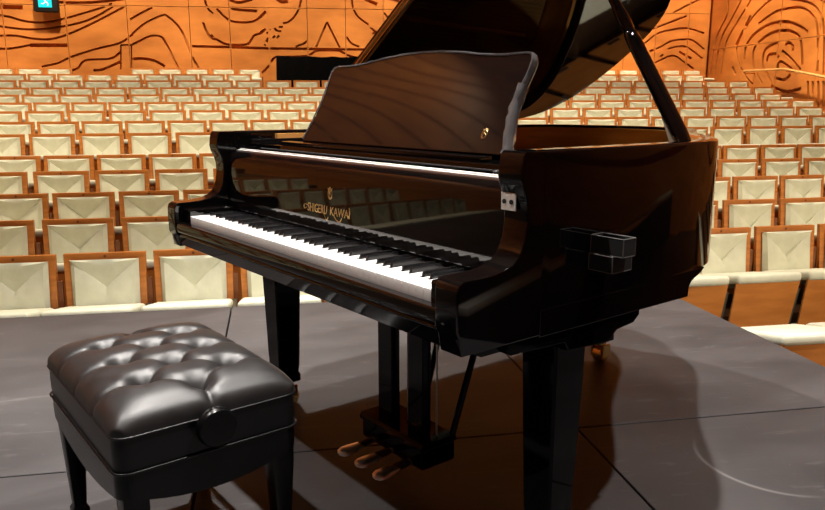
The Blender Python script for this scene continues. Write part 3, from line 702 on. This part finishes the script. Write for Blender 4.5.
for i in range(NX+1):
    row = []
    for j in range(NY+1):
        u = -1+2*i/NX; v = -1+2*j/NY
        u = math.copysign(1-(1-abs(u))**1.35, u); v = math.copysign(1-(1-abs(v))**1.35, v)
        x, y = u*HXb, v*HYb
        edge = (max(0, 1-abs(u)**9)**.45)*(max(0, 1-abs(v)**7)**.45)
        h = .448+.062*edge+.012*(1-u*u)*(1-v*v)
        d = min(math.hypot(x-a, y-b) for a, b in dim)
        f = min(seg_d((x, y), *s) for s in folds)
        fal = min(1.0, edge*1.6)
        h -= (.027*math.exp(-(d/.026)**2)+.012*math.exp(-(d/.010)**2))*fal
        h -= (.0048*math.exp(-(f/.013)**2)+.0032*math.exp(-(f/.0035)**2))*max(fal, .35)
        # rounded corners in plan
        r = .035; cx_, cy_ = max(0, abs(x)-(HXb-r)), max(0, abs(y)-(HYb-r)); L_ = math.hypot(cx_, cy_)
        if L_ > r:
            k = r/L_; x = math.copysign(HXb-r+cx_*k, x); y = math.copysign(HYb-r+cy_*k, y)
        # seam pinch on the flanks
        s_ = 1-.010*math.exp(-(f/.008)**2)*(1-edge)
        row.append(bm.verts.new((x*s_, y*s_, h)))
    grid.append(row)
for i in range(NX):
    for j in range(NY): bm.faces.new((grid[i][j], grid[i+1][j], grid[i+1][j+1], grid[i][j+1]))
cush = obj('cushion', bm, LEATHER, bench, angle=180)
for xx, yy in dim:
    bm = BM(); lathe(bm, [(.0085, 0), (.0085, .003), (.006, .006), (.002, .0075)], 14, Matrix.Translation((xx, yy, .470))); obj('button', bm, LEATHER, cush)
def rrect(hx, hy, r, n=6):
    out = []
    for cx_, cy_, a0 in ((hx-r, hy-r, 0), (-hx+r, hy-r, PI/2), (-hx+r, -hy+r, PI), (hx-r, -hy+r, 3*PI/2)):
        for k in range(n+1): a = a0+PI/2*k/n; out.append(Vector((cx_+r*math.cos(a), cy_+r*math.sin(a))))
    return out
def loft(bm, secs, cap=True):
    rings = [[bm.verts.new((p.x, p.y, z if not callable(z) else z(p))) for p in pts] for pts, z in secs]
    n = len(rings[0])
    for i in range(len(rings)-1):
        for k in range(n): bm.faces.new((rings[i][k], rings[i][(k+1) % n], rings[i+1][(k+1) % n], rings[i+1][k]))
    if cap: bm.faces.new(rings[0][::-1]); bm.faces.new(rings[-1])
bm = BM(); loft(bm, [(rrect(HXb-.003, HYb-.003, .033), .372), (rrect(HXb-.002, HYb-.002, .033), .41), (rrect(HXb-.003, HYb-.003, .033), .450)]); obj('seat_skirt', bm, SKIRT, bench, angle=50)
for z, g in ((.4485, .0), (.3715, .0005)):
    ring = rrect(HXb+g, HYb+g, .035); bm = BM(); tube(bm, [(p.x, p.y, z) for p in ring+ring[:1]], .0028, 8, False); obj('piping', bm, SKIRT, bench, angle=80)
# apron: rounded frame with an arched lower edge
def ringd(hx, hy, r):
    q = rrect(hx, hy, r); out = []
    for k, p in enumerate(q):
        nx = q[(k+1) % len(q)]; out.append(p)
        n_ = int((nx-p).length/.03)
        for m in range(1, n_): out.append(p+(nx-p)*(m/n_))
    return out
def lowz(p):
    e = max(abs(p.x)/(HXb-.03) if abs(p.y) > HYb-.03 else 0, abs(p.y)/(HYb-.03) if abs(p.x) > HXb-.03 else 0)
    return .312-.030*(1-min(1, e)**2)
bm = BM(); loft(bm, [(ringd(HXb-.004, HYb-.004, .033), .3705), (ringd(HXb-.003, HYb-.003, .033), .340), (ringd(HXb-.004, HYb-.004, .033), lowz), (ringd(HXb-.022, HYb-.022, .02)[:0] or [p*.93 for p in ringd(HXb-.004, HYb-.004, .033)], lowz), ([p*.93 for p in ringd(HXb-.004, HYb-.004, .033)], .3705)], cap=False)
obj('apron', bm, LACM, bench, angle=50)
for sx in (-1, 1):
    for sy in (-1, 1):
        cx_, cy_ = sx*(HXb-.040), sy*(HYb-.040); bm = BM(); secs = []
        for hw_, z in ((.027, .369), (.027, .28), (.0165, .070), (.0155, .058), (.021, .046), (.021, .038), (.013, .004), (.011, 0)):
            secs.append(([Vector((cx_+p.x, cy_+p.y)) for p in rrect(hw_, hw_, .004, 2)], z))
        loft(bm, secs); obj('leg', bm, LACM, bench, angle=30)
kn = BM(); n = 24
prof_ = [(.014, 0), (.014, .012), (.039, .014), (.043, .020), (.043, .034), (.039, .040), (.010, .042)]
lathe(kn, prof_, 28, Matrix.Translation((HXb-.002, -.006, .434)) @ Matrix.Rotation(PI/2, 4, 'Y'))
obj('height_knob', kn, LACM, bench, angle=40)

# ================================================================== THE AUDITORIUM SEATS
def seat_meshes():
    out = {}
    bm = BM(); w2, t = .2575, .047
    def ring_frame():
        # slightly splayed frame, leaning back (y = +b is away from the stage)
        for x0, x1, z0, z1 in ((-w2, w2, -.040, 0), (-w2, -w2+t, -.50, -.040), (w2-t, w2, -.50, -.040)):
            vs = box(bm, x0, x1, 0, .032, z0, z1)
            for v in vs: v.co.x *= 1+.06*v.co.z; v.co.y -= .10*v.co.z*-1*-1 if False else 0
        box(bm, -w2+.012, w2-.012, .030, .040, -.52, -.004)
    ring_frame()
    for v in bm.verts: v.co.y += .10*v.co.z+.0
    out['backrest_frame'] = mesh_of('backrest_frame', bm, SEATW, 30)
    for var in range(4):
        rg = random.Random(50+var); bm = BM(); wx = w2-t+.004; zt, zb = -.036, -.47; ap = .45+.03*rg.uniform(-1, 1); n, m = 16, 7
        ph = [rg.uniform(0, 6.3) for _ in range(6)]; st = rg.uniform(.8, 1.2)
        def at(u, t_, y): z = zt+(zb-zt)*t_; return (u*wx*(1+.06*z), y+.10*z, z)
        us = [-1+2*i/n for i in range(n+1)]
        # recessed triangle below the top edge
        tri = []
        for u in us:
            tv = ap*(1-abs(u)); col = []
            for j in range(m+1):
                f = j/m; t_ = tv*f; y = -.046+.050*(t_/ap)**.85*st+.002*math.sin(u*6+ph[0])
                if abs(u) > .999 or j == 0: y = -.030
                col.append(bm.verts.new(at(u, t_, y)))
            tri.append(col)
        for i in range(n):
            for j in range(m):
                q = [tri[i][j], tri[i+1][j], tri[i+1][j+1], tri[i][j+1]]
                if len({tuple(round(c, 6) for c in v.co) for v in q}) >= 3: bm.faces.new(q)
        # the three flaps that lie over it
        fl = []
        for u in us:
            tv = ap*(1-abs(u)); col = []
            for j in range(m+1):
                f = j/m; t_ = tv+(1-tv)*f; e = abs(u)
                y = -.022-.010*e-.030*f**.8-.012*math.sin(PI*min(1, f*1.5))*(1-e)
                y += (.0045*math.sin(u*7*st+f*5+ph[1])+.003*math.sin(u*15+f*11+ph[2]))*(1-e**4)*(1-.5*f)
                if abs(u) < .03: y += .010*math.exp(-(f/.35)**2)
                if e > .999: y = -.012
                if j == m: y = .004
                col.append(bm.verts.new(at(u, t_, y)))
            fl.append(col)
        for i in range(n):
            for j in range(m): bm.faces.new((fl[i][j], fl[i+1][j], fl[i+1][j+1], fl[i][j+1]))
            bm.faces.new((tri[i][m], tri[i+1][m], fl[i+1][0], fl[i][0]))
        bmesh.ops.remove_doubles(bm, verts=bm.verts, dist=1e-5); bmesh.ops.dissolve_degenerate(bm, edges=bm.edges, dist=1e-5)
        # rolled border down to the frame
        for e in [e for e in bm.edges if len(e.link_faces) == 1]: pass
        out['backrest_cushion%d' % var] = mesh_of('backrest_cushion', bm, CREAM, 40)
    bm = BM(); box(bm, -.255, .255, -.62, -.085, -.285, -.215, bev=.026, seg=3)
    for v in bm.verts: v.co.z -= .115*(v.co.y+.62)/.53
    out['seat_cushion'] = mesh_of('seat_cushion', bm, CREAM, 60)
    bm = BM(); vs = box(bm, -.250, .250, -.605, -.590, -.70, -.275)
    for v in vs: v.co.y += .08*(-.275-v.co.z)/.425; v.co.x *= 1-.04*(-.275-v.co.z)/.425
    out['front_panel'] = mesh_of('front_panel', bm, SEATP, 30)
    bm = BM(); vs = box(bm, -.06, .06, -.540, -.520, -.672, -.640); out['vent_slot'] = mesh_of('vent_slot', bm, BLACK, 30)
    bm = BM(); vs = box(bm, -.018, .018, -.575, -.04, -.862, -.345)
    for v in vs:
        if v.co.z < -.6: v.co.y = -.46 if v.co.y < -.3 else -.12
    out['standard'] = mesh_of('standard', bm, STAND, 30)
    bm = BM(); box(bm, -.024, .010, -.012, .012, -.56, -.175); out['side_rail'] = mesh_of('side_rail', bm, STANDW, 30)
    bm = BM(); lathe(bm, [(.0095, 0), (.0095, .002)], 12, Matrix.Translation((0, -.0018, -.020)) @ Matrix.Rotation(PI/2, 4, 'X')); out['number_plate'] = mesh_of('number_plate', bm, STANDW, 30)
    return out
SM = seat_meshes()
ORD = ['first', 'second', 'third', 'fourth', 'fifth', 'sixth', 'seventh', 'eighth', 'ninth', 'tenth', 'eleventh', 'twelfth', 'thirteenth', 'last']
cnt = 0
def seat(a, i, back=True, z=None, b=None, pitch=.55, label=None, group=None, full=True):
    global cnt; cnt += 1
    zz = zrow(i, a) if z is None else z
    o = empty('auditorium_seat', hall(a, ROWS[i][0] if b is None else b, zz-SEAT_H), TH)
    tag(o, label or ('cream upholstered orange wood auditorium seat in the %s row back from the stage' % ORD[i]), 'seat', group or ('seats of the %s row from the stage' % ORD[i]))
    L0 = (0, 0, SEAT_H); rg = random.Random(cnt)
    if back:
        link('backrest_frame', SM['backrest_frame'], o, L0); link('backrest_cushion', SM['backrest_cushion%d' % rg.randrange(4)], o, L0)
        if i < 5: link('number_plate', SM['number_plate'], o, L0)
    link('seat_cushion', SM['seat_cushion'], o, L0)
    if back: link('side_rail', SM['side_rail'], o, (pitch/2-.0042, 0, SEAT_H))
    if full:
        link('front_panel', SM['front_panel'], o, L0)
        if i < 3: link('vent_slot', SM['vent_slot'], o, L0)
        link('standard', SM['standard'], o, (pitch/2-.021, 0, SEAT_H))
    return o
LEFT_LIM = [-9.0, -8.2, -7.4, -6.8, -5.6, -5.0, -5.2, -5.4, -5.7, -5.9, -6.2, -6.4, -6.5, -6.7]
RIGHT_LIM = [5.2, 5.9, 6.6, 7.3, 8.0, 8.8, 9.5, 10.45, 10.45, 10.45, 10.5, 10.5, 10.45, 10.4]
for i, (b, aL, s, zl, zr) in enumerate(ROWS):
    k = math.floor((LEFT_LIM[i]-aL)/s)
    while True:
        c = aL+k*s+.2575; k += 1
        if c+.26 > RIGHT_LIM[i]: break
        if i == 13 and -4.15 < c < -2.95: continue
        if i >= 12 and .08 < c+.25 and c-.25 < 3.1: continue     # the draped control desk stands here
        seat(c, i, pitch=s)
# backless seats beside the stage, in front of the first row
for k in range(10):
    seat(2.79+.565*k+.26, 0, back=False, z=.036, b=2.22, pitch=.565, label='backless cream seat on orange wood front beside the stage side edge', group='backless seats beside the stage')

# ---- low partition added out of view to mirror a pale streak in the piano's flank
p0, p1 = hall(3.3, -1.76), hall(10.75, -.90); dp = (p1-p0).normalized(); ang = math.atan2(dp.y, dp.x); lp_ = (p1-p0).length
part = empty('added_partition', (*p0[:2], -.85), ang); tag(part, 'low black partition with pale capping added to mirror a streak in the piano side', 'partition')
obj('partition_body', B(0, lp_, -.035, .035, 0, .64, bev=.004), BLACK, part)
obj('capping', B(-.01, lp_+.01, -.045, .045, .64, .70, bev=.012), plain('pale_capping', (.62, .58, .50), .5), part)

# ---- control desk under a black cloth, in the gap of the upper rows
bm = BM(); K = 40; a0, a1, b0, b1 = .14, 3.0, 13.55, 14.75; zt, zb = 2.07, .95
loop = [(a0+(a1-a0)*k/K, b0) for k in range(K)]+[(a1, b0+(b1-b0)*k/14) for k in range(14)]+[(a1-(a1-a0)*k/K, b1) for k in range(K)]+[(a0, b1-(b1-b0)*k/14) for k in range(14)]
cen = ((a0+a1)/2, (b0+b1)/2); rings = []
for lev, (z, f) in enumerate(((zt, 1.0), (zt-.02, 1.006), (zt-.25, 1.010), (zb, 1.02))):
    rings.append([bm.verts.new(hall(cen[0]+(p[0]-cen[0])*f, cen[1]+(p[1]-cen[1])*f-(.03*math.sin(k*1.7)*(lev/3) if p[1] == b0 else 0), z+(.012*math.sin(k*.9) if lev < 2 else 0))) for k, p in enumerate(loop)])
for r_ in range(3):
    for k in range(len(loop)): bm.faces.new((rings[r_][k], rings[r_][(k+1) % len(loop)], rings[r_+1][(k+1) % len(loop)], rings[r_+1][k]))
bm.faces.new(rings[0]); bm.faces.new(rings[-1][::-1])
tag(obj('draped_desk', bm, CLOTH, angle=60), 'long black cloth covered control desk among the rear seats', 'desk')

# ---- exit sign hanging before the rear wall
ex = empty('exit_sign', hall(-4.56, 15.25, 3.02), TH); tag(ex, 'lit green exit sign in a black housing on the carved rear wall', 'sign')
obj('housing', B(-.24, .24, -.06, .10, .0, .46, bev=.03, seg=2), BLACK, ex)
EM, nt, p = newmat('lit_exit_panel'); p.inputs['Base Color'].default_value = (.0, .25, .25, 1); p.inputs['Emission Color'].default_value = (.0, .60, .62, 1); p.inputs['Emission Strength'].default_value = 1.3
EW, nt, p = newmat('lit_exit_symbol'); p.inputs['Base Color'].default_value = (.8, .9, .9, 1); p.inputs['Emission Color'].default_value = (.75, 1, .95, 1); p.inputs['Emission Strength'].default_value = 1.2
fp = obj('lit_panel', B(-.13, .13, -.068, -.058, .085, .40), EM, ex)
bm = BM()
for pts in ([(-.05, .30), (-.01, .24), (.02, .20)], [(.02, .20), (-.03, .155), (-.07, .16)], [(.02, .20), (.06, .16), (.05, .115)], [(-.02, .27), (.05, .27), (.07, .23)], [(-.02, .27), (-.07, .24)]): tube(bm, [(x, -.070, z) for x, z in pts], .011, 6)
lathe(bm, [(.02, 0), (.02, .004)], 12, Matrix.Translation((-.06, -.068, .335)) @ Matrix.Rotation(PI/2, 4, 'X')); obj('running_figure', bm, EW, fp)
bm = BM(); tube(bm, [(0, .04, .46), (0, .04, .62)], .012, 8); box(bm, -.03, .03, .02, .25, .60, .64); obj('bracket', bm, BLACK, ex)

# ---- handrail of the side aisle
hr = empty('handrail', hall(10.62, 13.0, .6)); tag(hr, 'pale wooden handrail running down the aisle along the side wall', 'handrail')
pts = [on_a(u, v, 10.62)+(0,) for u, v in ((744, 71), (765, 70), (785, 69), (805, 73), (825, 77))]
pw = [hall(10.62, p_[0], p_[1]) for p_ in pts]; pw.append(pw[-1]+(pw[-1]-pw[-2])*2.2)
o_ = hr.location.copy()
bm = BM(); tube(bm, [p_-o_ for p_ in pw], .026, 10); obj('rail', bm, RAIL, hr, angle=60)
for p_ in (pw[0], pw[2], pw[4], pw[5]):
    bm = BM(); tube(bm, [p_-o_, p_-o_+AX*.05-Vector((0, 0, .05)), p_-o_+AX*.28-Vector((0, 0, .05))], .012, 8); obj('rail_bracket', bm, BRASS, hr)

for o in list(C.objects):
    if o.type == 'MESH' and o.name.split('.')[0] in WN:
        m_ = o.modifiers.new('weighted_normal', 'WEIGHTED_NORMAL'); m_.keep_sharp = True; m_.weight = 100
